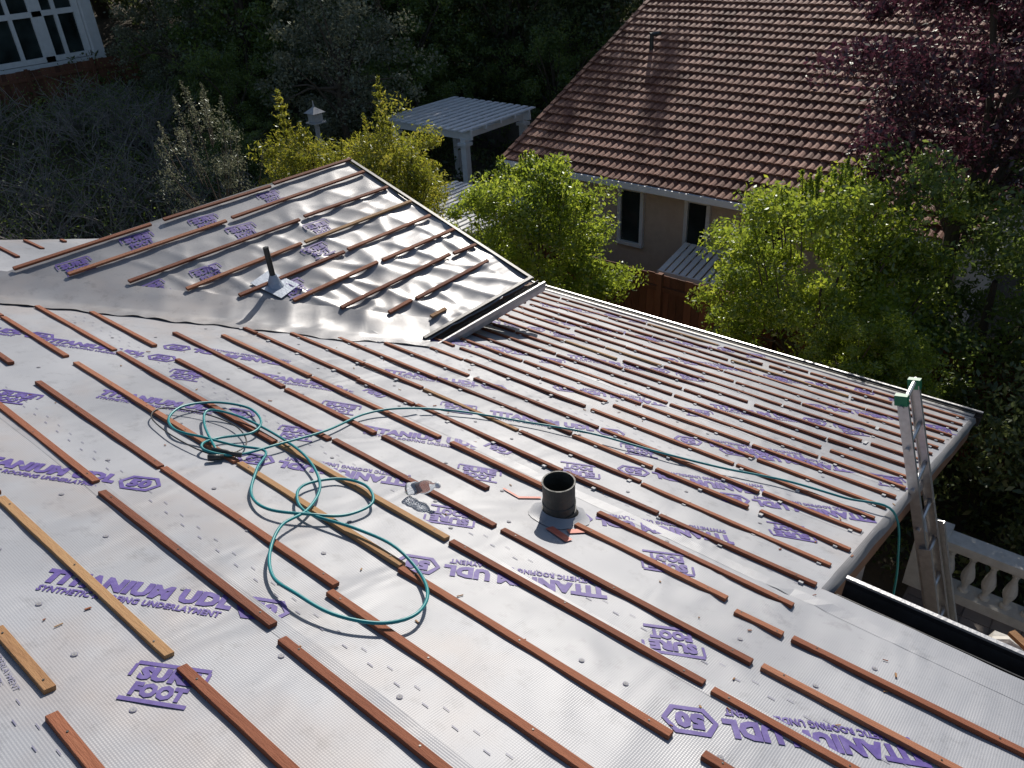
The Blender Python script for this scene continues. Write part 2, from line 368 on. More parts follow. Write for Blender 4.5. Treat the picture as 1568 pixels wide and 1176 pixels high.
tSF=merge([(text_geo('SURE',.20,.066,.07),(0,.040)),(text_geo('FOOT',.18,.066,.07),(0,-.036)),(bar(.25,.018),(0,.088)),(bar(.22,.018),(0,-.086)),(bar(.012,.06),(-.125,.05)),(bar(.012,.06),(.125,.05))])
tSM=merge([(text_geo('TITANIUM UDL 50   PATENTED   ROOFING UNDERLAYMENT',.9,.018,.01),(0,0)),(text_geo('install per manufacturer instructions   ASTM   ICC',.8,.013,0),(0,-.03))])
ANG=rad(36.5)
pb=MB()
def put(geo,x,y,ang,P,h=.0035,mi=0,s=1):
    co,fs=geo; ca,sa=math.cos(ang)*s,math.sin(ang)*s; cs=math.sqrt(1/(1+T*T))
    V=[]
    for u,v in co:
        a=u*ca-v*sa; c=u*sa+v*ca
        if P is PMd: V.append(P(x+a,y+c*cs,h))
        else: V.append(P(x+a*cs,y+c,h))
    pb.add(V,fs,mi)
up=[(-2.51,.75),(-3.72,.88),(-4.27,1.74),(-5.42,1.87),(-4.15,2.70),(-3.81,3.58),(-2.75,3.60),(-3.01,2.71),(-6.2,1.4),(-5.0,.4)]
dn=[(-1.73,1.85),(-.39,1.89),(-3.02,1.89),(-1.66,3.59),(-1.55,2.80),(-1.08,3.79),(-1.7,4.4),(-4.96,2.50)]
sf=[(-2.04,.50,0),(-2.52,2.56,0),(-2.27,2.07,1),(-1.30,2.57,1),(-.98,2.04,1),(-3.51,2.06,0),(-4.70,2.04,0),(-3.72,2.53,0),(-2.13,3.71,0),(-1.0,3.45,1),(-4.79,1.06,0),(-3.3,3.2,0),(-2.2,3.1,1)]
for p in up: put(tBIG,p[0],p[1],ANG,PMd)
for p in dn: put(tBIG,p[0],p[1],ANG+math.pi,PMd)
for p in sf: put(tSF,p[0],p[1],(ANG+math.pi if p[2] else ANG),PMd)
put(tSM,-2.75,.22,-.1,PMd,mi=1)
for y0,k0 in ((4.5,0),(5.35,1),(6.2,0),(6.8,1)):
    x=-1.4-.5*k0
    while x>(-5.2):
        if k0: put(tBIG,x,y0,ANG,PMd)
        else: put(tBIG,x,y0,ANG+math.pi,PMd)
        put(tSF,x+.6,y0+.3,ANG,PMd); x-=1.45
for x in (.9,2.3,3.7):
    put(tBIG,x,1.9,ANG+math.pi,PMd); put(tBIG,x+.3,.8,ANG,PMd)
for x,y in [(-7.05,2.42),(-7.1,3.04),(-7.05,3.7),(-6.39,3.25),(-6.42,4.55),(-6.12,4.27),(-7.1,4.5),(-6.45,2.75),(-5.8,3.7),(-6.75,3.9)]:
    put(tSF,x,y,rad(88)+random.uniform(-.1,.1),PGd,h=.016,s=random.uniform(.9,1.2))
for y0 in (.12,1.05,2.02,2.94,3.9,4.85,5.8):
    x=-6.6+random.random()*.1
    while x<(3 if y0<2.9 else XR-.1):
        if y0<x+8.4: put(bar(.03,.004),x,y0,0,PMd,mi=1); put(bar(.03,.003),x+.06,y0+.04,0,PMd,mi=1)
        x+=.14
pb.build('underlayment_print',[m_print,m_print_l],house)
b=MB()
for y0 in (.02,.97,1.93,2.86,3.82,4.77,5.72,6.65):
    x=-8.4 ; x1=(4.9 if y0<2.9 else XR-.03); x=max(x,y0-8.3); V=[]; k=0
    while x<x1:
        e=y0+.02*noise.noise(Vector((x*.8,y0,7))); hh=.006+.009*abs(noise.noise(Vector((x*3,y0,4))))
        V+=[PMd(x,e-.07,.0012),PMd(x,e,hh),PMd(x,e+.002,.0)]; x+=.06; k+=1
    F=[]
    for i in range(k-1):
        a=i*3; F+=[(a,a+3,a+4,a+1),(a+1,a+4,a+5,a+2)]
    b.add(V,F)
b.build('underlayment_laps',[m_memb],house,smooth=False)
b=MB()
def disc(x,y,P,r=.0115):
    n=12
    for rr,h,mi in ((r,.0030,1),(r*.78,.0040,0),(r*.2,.0048,1)):
        V=[P(x+rr*math.cos(2*math.pi*k/n),y+rr*math.sin(2*math.pi*k/n),h) for k in range(n)]
        b.add(V,[tuple(range(n))],mi)
y=-.4
while y<YE-.1:
    x=-8.5+random.uniform(0,.3)
    while x<(4 if y<YN-.1 else XR-.05):
        if y<x+8.4 and random.random()<.55: disc(x+random.uniform(-.14,.14),y+random.uniform(-.11,.11),PMd)
        x+=.40
    y+=.29
b.build('cap_fasteners',[m_cap,m_print_l],house)
b=MB()
for x,y,a,l,w,mi in [(-2.15,2.56,.9,.13,.02,0),(-2.25,2.52,-.1,.12,.015,0),(-1.80,2.36,-.2,.15,.05,0),(-1.76,2.46,1.0,.10,.04,0)]:
    ca,sa=math.cos(a),math.sin(a)
    q=[(-l/2,-w/2),(l/2,-w/2),(l/2,w/2),(-l/2,w/2)]
    b.add([PMd(x+u*ca-v*sa,y+u*sa+v*ca,.0075) for u,v in q],[(0,1,2,3)],mi)
b.build('red_marking_tape',[m_red],house)
b=MB()
for i in range(150):
    x=random.uniform(-5.5,.6); y=random.uniform(.1,6.9)
    if x>XR and y>2.8: continue
    if y>x+8.2: continue
    a=random.uniform(0,3.1); l=random.uniform(.006,.03); p=PMd(x,y,.005); d=Vector((math.cos(a),math.sin(a),-T*math.sin(a)))*l
    b.beam(p-d/2,p+d/2,random.uniform(.003,.008),.003,nM,random.choice([0,1]))
b.build('wood_chips',[m_bat,m_baty])
# ------------------------------------------------------------------ vent pipes
vp=empty('vent_pipe')
b=MB(); c=PM(-1.93,2.54,0)
b.lathe([(.125,-.03),(.10,.0),(.092,.03),(.092,.05),(.086,.05),(.086,.085),(.090,.087),(.090,.10),(.086,.102),(.086,.215),(.089,.218),(.089,.228),(.081,.228),(.081,.10),(.081,-.02)],c,36)
b.build('pipe',[m_rust],vp)
b=MB()
V=[];F=[];n=28
for k in range(n):
    a=2*math.pi*k/n; r2=.16+.025*noise.noise(Vector((math.cos(a)*2,math.sin(a)*2,3)))
    for r,h in ((.098,.03),(.125,.010+.006*noise.noise(Vector((k,1,1)))),(r2,.004)): V.append(PMd(-1.93+r*math.cos(a),2.54+r*math.sin(a),h))
for k in range(n):
    k2=(k+1)%n
    for j in range(2): F.append((k*3+j,k*3+j+1,k2*3+j+1,k2*3+j))
b.add(V,F); b.build('boot',[m_memb],vp,smooth=True)
gp=empty('plumbing_vent_stack')
b=MB(); c=PG(-5.93,3.60,.03)
b.tube([c,c+Vector((-.015,0,.36))],[.026,.026],14); b.build('pipe',[m_pipe],gp)
b=MB(); b.lathe([(.11,-.05),(.06,.03),(.036,.09),(.031,.10),(.027,.10)],c,18); 
b.box(c+nG*.010,(.34,.26,.005),Matrix.Rotation(math.atan(T),3,'Y')@Matrix.Rotation(.25,3,'Z')); b.build('flashing',[m_lead],gp)
# ------------------------------------------------------------------ hose
hp=[(-.64,4.22),(-.91,4.13),(-1.26,4.03),(-1.63,3.87),(-2.03,3.71),(-2.45,3.57),(-2.85,3.36),(-3.21,3.10),(-3.42,2.82),(-3.50,2.56),(-3.40,2.18),(-3.37,1.85),(-3.39,1.59),(-3.51,1.49),(-3.59,1.52),(-3.63,1.64),(-3.59,1.81),(-3.70,1.94),(-3.94,2.01),(-4.10,1.89),(-4.12,1.70),(-4.02,1.56),(-3.83,1.50),(-3.66,1.56),(-3.50,1.65),(-3.34,1.73),(-3.17,1.57),(-2.97,1.41),(-2.79,1.38),(-2.63,1.49),(-2.54,1.63),(-2.55,1.80),(-2.70,1.89),(-2.86,1.85),(-2.90,1.68),(-2.82,1.56),(-2.66,1.50),(-2.41,1.57),(-2.18,1.60),(-1.97,1.56),(-1.81,1.46),(-1.74,1.32),(-1.80,1.20),(-1.95,1.10),(-2.14,1.07),(-2.30,1.08),(-2.46,1.17),(-2.61,1.33),(-2.68,1.52),(-2.84,1.71),(-3.12,1.84),(-3.44,1.90),(-3.80,1.88),(-3.98,1.78),(-3.82,1.66),(-3.48,1.53)]
def catmull(P,n=8):
    P=[P[0]]+P+[P[-1]]; out=[]
    for i in range(1,len(P)-2):
        p0,p1,p2,p3=[Vector(q) for q in P[i-1:i+3]]
        for k in range(n):
            t=k/n; out.append(.5*((2*p1)+(-p0+p2)*t+(2*p0-5*p1+4*p2-p3)*t*t+(-p0+3*p1-3*p2+p3)*t**3))
    out.append(Vector(P[-2])); return out
pts=[(.1,5.6,-4.86),(-.15,5.1,-4.3),(-.28,4.75,-3.5),(-.40,4.45,-2.9),(-.50,4.3,-2.2),(-.54,4.24,-1.7)]
for i,(x,y) in enumerate(hp): pts.append(tuple(PM(x,y,.032+.006*(i%3)+(.006 if i>35 else 0))))
b=MB(); b.tube(catmull(pts),.0075,10)
b.build('air_hose',[m_hose],None,smooth=True)
wh=[(-3.48,1.53),(-3.43,1.60),(-3.50,1.72),(-3.72,1.80),(-3.98,1.76),(-4.18,1.62),(-4.10,1.50),(-3.85,1.46),(-3.60,1.47),(-3.46,1.50)]
b=MB(); b.tube(catmull([tuple(PM(x,y,.028)) for x,y in wh]),.0042,8)
b.tube([PM(-3.50,1.52,.04),PM(-3.36,1.60,.04)],[.014,.014],10); b.tube([PM(-3.44,1.46,.03),PM(-3.41,1.53,.03)],[.018,.015],8)
b.build('whip_hose',[m_pipe],None,smooth=True)
b=MB(); R=Matrix.Rotation(.5,3,'Z')@Matrix.Rotation(rad(75),3,'Y')
b.lathe([(0,0),(.03,.002),(.036,.012),(.033,.03),(.037,.045),(.030,.07),(.035,.09),(.036,.115),(.026,.14),(.014,.155),(.014,.175),(0,.176)],PM(-2.56,2.04,.038),16,R=R)
b.lathe([(0,.172),(.017,.172),(.017,.188),(0,.188)],PM(-2.56,2.04,.038),12,R=R,mi=1)
b.build('plastic_bottle',[m_clear,m_white],None,smooth=True)
# ------------------------------------------------------------------ ladder
b=MB(); 
def lpt(y,t):
    return Vector((.485-1.285*t-(.03*t if y>5 else 0),y,-4.9+4.05*t))
def rail(y,t0,t1,off,sgn,dep):
    o=Vector((off,0,0)); b.beam(lpt(y,t0)+o,lpt(y,t1)+o,.005,dep,(1,0,.3))
    for e in (-1,1):
        q=Vector((1,0,.317)).normalized()*(dep/2-.003)*e+Vector((0,sgn*.014,0))
        b.beam(lpt(y,t0)+o+q,lpt(y,t1)+o+q,.028,.005,(1,0,.3))
for y,t1,sg in ((4.70,1.0,1),(5.12,.985,-1)):
    iy=.034*sg
    rail(y,0,t1*.74,0,sg,.078); rail(y+iy,.35,t1,-.035,sg,.066)
    b.beam(lpt(y+iy,t1)+Vector((-.03,0,-.03)),lpt(y+iy,t1)+Vector((-.045,0,.04)),.04,.078,(1,0,.3),1)
    b.box(lpt(y,0)+Vector((0,0,.03)),(.10,.05,.06),None,1)
for i in range(14):
    t=.035+i*.0735; o=Vector((-.035,0,0)) if t>.4 else Vector(); 
    if t<1: b.tube([lpt(4.70,t)+o,lpt(5.12,t)+o],[.016,.016],8)
b.build('extension_ladder',[m_alu,m_green],None)
# ------------------------------------------------------------------ terrain
def terr(x,y):
    s=min(1,max(0,(-14-x)/13)); s=s*s*(3-2*s)
    d=max(0,math.hypot(x,y)-30)/40
    return -5.6+2.5*s+7*min(1.5,d)+.15*noise.noise(Vector((x*.2,y*.2,0)))
gxs=sorted(set(list(np.arange(-60,60,1.5))+[-400,-200,-120,-85,85,120,200,400])); 
grid_obj('ground',gxs,gxs,lambda x,y:Vector((x,y,terr(x,y))),m_soil)
TZ=-4.9
b=MB(); b.box((2.9,5.3,TZ-.8),(7.4,5.3,1.58)); b.build('terrace',[m_pave])
b=MB()
for i in range(26):
    for j in range(18): 
        b.box((-.64+.28*i,2.85+.28*j,TZ+.002),(.27,.27,.016))
b.build('terrace_tiles',[simple('terracotta_grey',[(.2,(.12,.10,.09)),(.8,(.25,.21,.18))],.8,3,.2,island=.6)])
b=MB(); m_stone=simple('cast_stone',[(.3,(.5,.48,.43)),(.7,(.64,.62,.57))],.8,9,.2)
yb=7.75
b.box((2.85,yb,TZ+.07),(7.0,.24,.12)); b.box((2.85,yb,TZ+.735),(7.0,.22,.09)); b.box((2.85,yb,TZ+.67),(7.0,.16,.04))
prof=[(.055,0),(.055,.03),(.03,.05),(.035,.09),(.065,.17),(.07,.22),(.055,.3),(.032,.38),(.028,.43),(.042,.455),(.03,.475),(.05,.51),(.05,.52)]
for i in range(32): b.lathe(prof,(-.5+.205*i,yb,TZ+.13),12)
b.box((-.72,yb,TZ+.42),(.3,.3,.82)); b.build('balustrade',[m_stone])
b=MB(); V=[];F=[]; nx=16
for j in range(nx+1):
    for i in range(nx+1):
        x=-.02+1.4*i/nx; y=3.7+.92*j/nx
        e=min(i,nx-i,j,nx-j)
        z=-2.22+.06*noise.noise(Vector((x*4,y*4,0)))+.03*noise.noise(Vector((x*13,y*13,0)))-(0 if e>0 else .25)
        V.append((x,y,z))
for j in range(nx):
    for i in range(nx): a=j*(nx+1)+i; F.append((a,a+1,a+nx+2,a+nx+1))
b.add(V,F,0); b.box((.70,4.16,-3.65),(1.3,.84,2.45),None,0)
b.beam((.0,4.35,-2.14),(1.4,4.2,-2.14),.06,.04,mi=1); b.beam((.15,4.5,-2.11),(.9,4.0,-2.11),.05,.03,mi=1)
b.build('tarp_covered_stack',[simple('canvas_tarp',[(.3,(.5,.47,.42)),(.7,(.66,.63,.57))],.8,6,.3),m_baty])
# ------------------------------------------------------------------ neighbour house
nb=empty('tile_roof_house')
sl=.415; nN=Vector((0,-sl,1)).normalized(); uN=Vector((0,1,sl)).normalized()
X0,X1,Y0,Z0=-11.3,-1.8,13.2,-2.94
L=10.4
b=MB(); ex=.285; tw=.30
prf=[(0,0),(.12,.022),(.28,.030),(.42,.018),(.5,.004),(.58,.018),(.72,.030),(.88,.020),(.975,.0)]
nr=int(L/ex)
for i in range(nr):
    off=(i%2)*tw*.5
    x=X0-off
    while x<X1:
        jw=random.uniform(-.006,.006); v0=i*ex-.035; v1=(i+1)*ex+.01; js=random.uniform(-.010,.010)
        V=[];F=[]
        for a,hh in prf:
            xx=min(max(x+a*tw,X0),X1)
            pf=Vector((xx,Y0,Z0))+uN*(v0+js)+nN*(.070+hh+jw); pbk=Vector((xx,Y0,Z0))+uN*v1+nN*(.014+hh)
            pd=Vector((xx,Y0,Z0))+uN*(v0+js)+nN*(.028+hh*.8+jw)
            V+=[pf,pbk,pd]
        for k in range(len(prf)-1):
            a=k*3; F.append((a,a+3,a+4,a+1)); F.append((a+2,a+5,a+3,a))
        b.add(V,F); x+=tw
b.build('roof_tiles',[m_tile],nb)
b=MB()
top=Vector((0,Y0,Z0))+uN*L
b.add([(X0,Y0,Z0-.01),(X1,Y0,Z0-.01),(X1,top.y,top.z-.01),(X0,top.y,top.z-.01),(X1,top.y+9.5,Z0),(X0,top.y+9.5,Z0)],[(0,1,2,3),(3,2,4,5)])
b.build('roof_deck',[m_tile],nb)
b=MB()
for i in range(nr+1):
    p=Vector((X0-.03,Y0,Z0))+uN*(i*ex); b.beam(p-uN*.03+nN*.07,p+uN*ex+nN*.05,.10,.09,nN,0)
b.build('rake_tiles',[m_tile],nb)
b=MB()
b.box(((X0+X1)/2,Y0-.05,Z0-.03),(X1-X0+.1,.12,.12)); b.box(((X0+X1)/2,Y0+.3,Z0-.12),(X1-X0-.02,.6,.03))
b.beam(Vector((X0,Y0,Z0-.10)),Vector((X0,Y0,Z0-.10))+uN*L,.05,.17,nN)
def window(x0,x1,z0,z1,y):
    t=.08
    b.box(((x0+x1)/2,y-.03,z1+t/2),(x1-x0+2*t,.10,t)); b.box(((x0+x1)/2,y-.03,z0-t/2),(x1-x0+2*t,.12,t))
    b.box((x0-t/2,y-.03,(z0+z1)/2),(t,.09,z1-z0)); b.box((x1+t/2,y-.03,(z0+z1)/2),(t,.09,z1-z0))
yw=13.8
W=[(-8.62,-8.15,-4.42,-3.30),(-7.05,-6.65,-4.42,-3.30),(-5.6,-5.0,-4.3,-3.4)]
for w in W: window(*w,yw)
b.build('white_trim',[m_white],nb)
b=MB()
for w in W: b.box(((w[0]+w[1])/2,yw-.012,(w[2]+w[3])/2),(w[1]-w[0],.02,w[3]-w[2]))
b.build('window_panes',[m_glass],nb)
b=MB(); b.box(((X0+X1)/2,18.3,-4.35),(X1-X0-.6,9.0,2.9)); b.build('walls',[m_stucco],nb)
b=MB(); q=Vector((-10.1,Y0,Z0))+uN*4.4
b.tube([q,q+Vector((0,0,.42))],.05,10); b.tube([q+Vector((-.03,0,.38)),q+Vector((.22,0,.42))],.05,10); b.build('roof_vent',[m_pipe],nb)
def fence(name,p0,p1,zt,zb,step=.15):
    b=MB(); p0=Vector(p0);p1=Vector(p1);d=(p1-p0);n=int(d.length/step);u=d.normalized();R=Matrix((u,Vector((-u.y,u.x,0)),Vector((0,0,1)))).transposed()
    for i in range(n):
        h=random.uniform(-.015,.015); c=p0+u*(i+.5)*step
        b.box((c.x,c.y,(zt+zb)/2+h),(step-.008,.02,zt-zb),R)
    for i in range(0,n,14):
        c=p0+u*i*step; b.box((c.x-.07*-u.y,c.y-.07*u.x,(zt+zb)/2+.03),(.09,.09,zt-zb+.05),R)
    for z in (zt-.25,zb+.3):
        c=(p0+p1)/2; b.box((c.x-.035*-u.y,c.y-.035*u.x,z),(d.length,.04,.09),R)
    return b.build(name,[m_fence])
fence('wood_fence',(-12.5,11.3,0),(2,11.3,0),-3.75,-5.6)
fence('wood_fence',(-28.6,2,0),(-28.6,14.5,0),-1.9,-3.6)
def pergola(name,x0,x1,y0,y1,zt,zb,sp=.2,m=m_white,fill=.62):
    b=MB()
    for x in (x0,x1):
        for y in (y0,y1): b.box((x,y,(zt-.2+zb)/2),(.17,.17,zt-.2-zb)); b.box((x,y,zt-.33),(.28,.28,.08))
    for y in (y0,y1): b.box(((x0+x1)/2,y,zt-.13),(x1-x0+.5,.09,.16))
    for x in (x0,x1): b.box((x,(y0+y1)/2,zt-.13),(.09,y1-y0-.1,.15))
    n=int((y1-y0)/.55)
    for i in range(n+1): y=y0+(y1-y0)*i/n; b.box(((x0+x1)/2,y,zt-.0),(x1-x0+.5,.06,.09))
    n=int((x1-x0+.3)/sp)
    for i in range(n+1): x=x0-.15+(x1-x0+.3)*i/n; b.box((x,(y0+y1)/2,zt+.06),(sp*fill,y1-y0+.6,.03))
    return b.build(name,[m])
pergola('pergola',-16.7,-14.1,14.9,17.3,-3.02,-5.6,sp=.26,fill=.6)
pergola('patio_cover',-12.4,-10.2,10.9,12.6,-3.6,-5.6,sp=.16)
b=MB(); b.box((-16.5,20.2,-4.6),(7,.35,1.6)); 
b.build('garden_wall',[simple('stone_wall',[(.2,(.09,.075,.06)),(.8,(.2,.17,.14))],.9,2.5,.8,bscale=5)])
b=MB(); c=Vector((-15.6,11.5,-2.12))
b.box(c,(.24,.24,.20)); b.box(c+Vector((0,0,-.12)),(.34,.34,.03)); b.box((c.x,c.y,-3.95),(.08,.08,3.35))
b.add([c+Vector(p) for p in [(-.18,-.18,.10),(.18,-.18,.10),(.18,.18,.10),(-.18,.18,.10),(0,0,.24)]],[(0,1,4),(1,2,4),(2,3,4),(3,0,4),(3,2,1,0)])
b.tube([c+Vector((0,0,.22)),c+Vector((0,0,.36))],[.025,.01],8)
b.build('bird_house',[simple('grey_paint',[(.3,.3),(.7,.45)],.7,9,.1)])
b=MB(); 
for i in range(9): b.box((-6.85+.15*i,12.92,-4.13),(.11,1.05,.02),Matrix.Rotation(.207,3,'X'))
for x in (-6.85,-5.65): b.box((x,12.5,-4.95),(.07,.07,1.35))
b.box((-6.25,12.42,-4.27),(1.35,.05,.07)); b.box((-6.25,13.42,-4.06),(1.35,.05,.07))
b.build('shed_awning',[m_white])
lh=empty('hillside_house')
b=MB(); b.box((-34,6.2,-.5),(8,14.6,6.5)); b.build('walls',[simple('grey_siding',[(.3,(.16,.145,.135)),(.7,(.22,.21,.195))],.8,5,.2)],lh)
b=MB(); bg=MB()
xw=-29.98
for y0 in (1.2,3.4,5.6,7.8,10.0,11.7):
    y1=y0+(1.9 if y0<11 else 1.4); z0,z1=-1.85,.3
    bg.box((xw+.0,(y0+y1)/2,(z0+z1)/2),(.03,y1-y0,z1-z0))
    for z in (z0,(z0+z1)/2+.3,z1): b.box((xw+.06,(y0+y1)/2,z),(.10,y1-y0+.1,.16))
    for y in (y0,(y0+y1)/2,y1): b.box((xw+.065,y,(z0+z1)/2),(.08,.20 if y in(y0,y1) else .12,z1-z0-.16))
b.box((xw+.1,13.4,-.5),(.35,.35,6)); b.box((xw+.06,6.3,-2.1),(.14,14.4,.3))
b.build('window_frames',[m_white],lh); bg.build('window_panes',[m_glass],lh)
# ------------------------------------------------------------------ foliage
def raw_mesh(name,V,F,mi,mats):
    me=bpy.data.meshes.new(name); me.vertices.add(len(V)); me.vertices.foreach_set('co',V.astype(np.float32).ravel())
    me.loops.add(F.size); me.polygons.add(len(F)); me.loops.foreach_set('vertex_index',F.astype(np.int32).ravel())
    me.polygons.foreach_set('loop_start',np.arange(0,F.size,4,dtype=np.int32))
    for m in mats: me.materials.append(m)
    me.polygons.foreach_set('material_index',mi.astype(np.int32))
    me.update(calc_edges=True); return me
def leaves(P,size,jit=.4,up=.3,aspect=.45):
    n=len(P); nv=rng.normal(size=(n,3)); nv[:,2]+=up; nv/=np.linalg.norm(nv,axis=1)[:,None]
    t=rng.normal(size=(n,3)); t-=nv*np.sum(t*nv,1)[:,None]; t/=np.linalg.norm(t,axis=1)[:,None]
    s=np.cross(nv,t); l=size*(1+jit*rng.uniform(-1,1,n))[:,None]; w=l*aspect
    V=np.stack([P-t*l/2,P+s*w/2-t*l*.05+nv*l*.05,P+t*l/2,P-s*w/2-t*l*.05+nv*l*.05],1).reshape(-1,3)
    return V,np.arange(4*n).reshape(-1,4)
def crown_points(c,R,nclump,per,cl,shell=.55,noisek=.25,bottom=-.9):
    C=[]
    while len(C)<nclump:
        d=rng.normal(size=3); d/=np.linalg.norm(d)
        if d[2]<bottom: continue
        k=1+noisek*noise.noise(Vector(d*2.3)+Vector(c)*.37)*2
        r=(shell+(1-shell)*rng.random()**.6)*k
        C.append(np.array(c)+d*np.array(R)*r)
    C=np.array(C)
    rs=cl*rng.uniform(.5,1.3,nclump)
    idx=rng.integers(0,nclump,nclump*per)
    off=rng.normal(size=(len(idx),3)); off/=np.linalg.norm(off,axis=1)[:,None]; off*=(rng.random(len(idx))**.45)[:,None]
    off[:,2]*=.7
    return C[idx]+off*rs[idx][:,None],C
def plant(name,base,c,R,nclump,per,cl,size,lm,trunk=.12,shoots=0,shoot_h=.5,aspect=.45,shell=.55,nk=.25,limbs=9,up=.3,bottom=-.9,spread=.5,extra=()):
    """base, c in world coordinates; mesh is local to base"""
    base=np.array(base,float); c=np.array(c,float)-base
    P,C=crown_points(tuple(c),R,nclump,per,cl,shell,nk,bottom)
    b=MB()
    top=Vector(c)+Vector((0,0,R[2]*.2))
    mid=top*.5+Vector((rng.normal()*.06,rng.normal()*.06,0))*top.length
    b.tube([(0,0,-.1),tuple(mid),tuple(top)],[trunk,trunk*.7,trunk*.3],8,0,cap=False)
    for k in range(limbs):
        t=C[rng.integers(0,len(C))]; s=mid.lerp(top,rng.random()*.8)*rng.uniform(.6,1); m=s.lerp(Vector(t),.5)+Vector((0,0,.08*R[2]))
        b.tube([tuple(s),tuple(m),tuple(t)],[trunk*.4,trunk*.25,trunk*.08],5,0,cap=False)
    Ps=[P]
    for k in range(shoots):
        d=rng.normal(size=2)*spread; s=np.array([c[0]+d[0]*R[0]*.8,c[1]+d[1]*R[1]*.8,c[2]+R[2]*max(.2,(1-np.dot(d,d)*.6))]); h=shoot_h*rng.uniform(.4,1.2); tilt=np.array([d[0]*.35,d[1]*.35,1])
        m=int(90*h/.5); tt=rng.random(m)**.8; Ps.append(s+tt[:,None]*tilt*h+rng.normal(size=(m,3))*(.05*h/.5*(1.15-tt))[:,None])
        b.tube([tuple(s-tilt*.3),tuple(s+tilt*h)],[.012,.004],4,0,cap=False)
    for ex,ey,ez,h in extra:
        s=np.array([ex,ey,ez])-base; tilt=np.array([rng.normal()*.08,rng.normal()*.08,1]); 
        b.tube([tuple(s-tilt*.5),tuple(s+tilt*h)],[.02,.005],4,0,cap=False)
        m=int(620*h); tt=rng.random(m); lay=np.floor(tt*h/.15)*.15/h
        ang=rng.random(m)*6.28; rr=rng.random(m)**.6*(.42*(1.1-tt))*(.6+.5*np.sin(ang*2+lay*17))
        Ps.append(s+(lay+.02*rng.random(m))[:,None]*tilt*h+np.stack([np.cos(ang)*rr,np.sin(ang)*rr,rr*.45+rng.normal(size=m)*.02],1))
    P=np.concatenate(Ps); LV,LF=leaves(P,size,aspect=aspect,up=up)
    tv=np.array(b.v); tf=np.array([f for f in b.f]); 
    V=np.concatenate([tv,LV]); F=np.concatenate([tf,LF+len(tv)]); mi=np.concatenate([np.zeros(len(tf)),np.ones(len(LF))])
    me=raw_mesh(name,V,F,mi,[m_bark,lm]); o=bpy.data.objects.new(name,me); col.objects.link(o); o.location=base
    return o
def inst(src,loc,s=1,rz=0,sz=None):
    o=bpy.data.objects.new(src.name.split('.')[0],src.data); col.objects.link(o); o.location=loc; o.scale=(s,s,sz or s); o.rotation_euler=(0,0,rz); return o
l_bright=leafmat('leaf_bright',[(.2,(.085,.13,.012)),(.5,(.14,.20,.02)),(.8,(.23,.27,.03))],.55,2.5)
l_yel=leafmat('leaf_yellowgreen',[(.2,(.11,.14,.012)),(.5,(.18,.20,.02)),(.8,(.28,.26,.035))],.55,2.2)
l_mid=leafmat('leaf_mid',[(.2,(.055,.095,.018)),(.5,(.095,.145,.026)),(.8,(.155,.20,.045))],.5,2.2)
l_dark=leafmat('leaf_dark',[(.2,(.045,.066,.023)),(.5,(.078,.108,.036)),(.85,(.15,.175,.06))],.45,2.0,.05)
l_plum=leafmat('leaf_plum',[(.2,(.035,.010,.018)),(.5,(.06,.018,.028)),(.8,(.13,.045,.06))],.35,1.4,.06)
l_grey=leafmat('leaf_grey',[(.2,(.08,.088,.05)),(.5,(.14,.15,.09)),(.8,(.22,.225,.15))],.4,1.7)
G=-5.6
plant('privet_shrub',(-7.75,9.65,G),(-7.8,9.65,-3.1),(1.4,1.1,1.45),240,200,.30,.068,l_bright,.07,shoots=60,shoot_h=.24,nk=.2,shell=.7)
plant('flowering_shrub',(-3.1,10.1,G),(-3.1,10.1,-3.1),(1.4,1.25,1.75),270,200,.32,.07,l_bright,.07,shoots=60,shoot_h=.32,nk=.3,shell=.7)
plant('laurel_tree',(-1.3,11.7,G),(-1.3,11.7,-3.2),(1.9,1.4,2.0),230,150,.40,.085,l_mid,.12,nk=.3,shell=.65)
plant('laurel_tree',(.6,9.9,G),(.6,9.9,-4.0),(1.6,1.4,1.5),140,130,.42,.09,l_dark,.12,nk=.3)
plant('round_shrub',(-2.0,8.75,G),(-2.0,8.75,-3.3),(.80,.65,.98),190,220,.15,.036,l_bright,.05,nk=.06,shell=.85)
plant('bamboo_shrub',(-10.7,9.5,G),(-10.7,9.5,-3.1),(.75,.8,1.35),120,160,.28,.08,l_yel,.06,shoots=12,shoot_h=.35,aspect=.3)
plant('bamboo_shrub',(-12.9,9.3,G),(-12.9,9.3,-3.2),(1.6,1.0,1.4),160,150,.33,.08,l_yel,.06,shoots=14,shoot_h=.5,aspect=.3,extra=[(-13.2,9.0,-2.4,1.6),(-12.9,9.3,-2.4,1.0)])
plant('bamboo_shrub',(-11.7,10.1,G),(-11.7,10.1,-3.0),(1.0,.9,1.5),120,150,.33,.08,l_yel,.06,shoots=8,shoot_h=.4,aspect=.3,extra=[(-11.8,10.2,-2.3,1.6),(-11.3,9.9,-2.2,.9)])
plant('silver_shrub',(-14.8,8.2,G),(-14.8,8.2,-3.2),(1.3,1.1,1.7),60,90,.3,.055,l_grey,.06,shoots=22,shoot_h=.8,aspect=.3,limbs=26)
plant('plum_tree',(-2.0,13.0,G),(-1.8,13.2,-.2),(2.2,1.7,2.0),230,190,.42,.085,l_plum,.16,nk=.35,limbs=14)
A=plant('oak_tree',(-24,22,-4.5),(-24,22,.5),(4.2,4.2,5.0),230,150,.85,.17,l_dark,.28,nk=.4,limbs=14,bottom=-1)
B=plant('oak_tree',(-17,26,-4.5),(-17,26,.4),(3.6,3.6,5.0),220,150,.8,.17,l_dark,.26,nk=.45,limbs=14,bottom=-1)
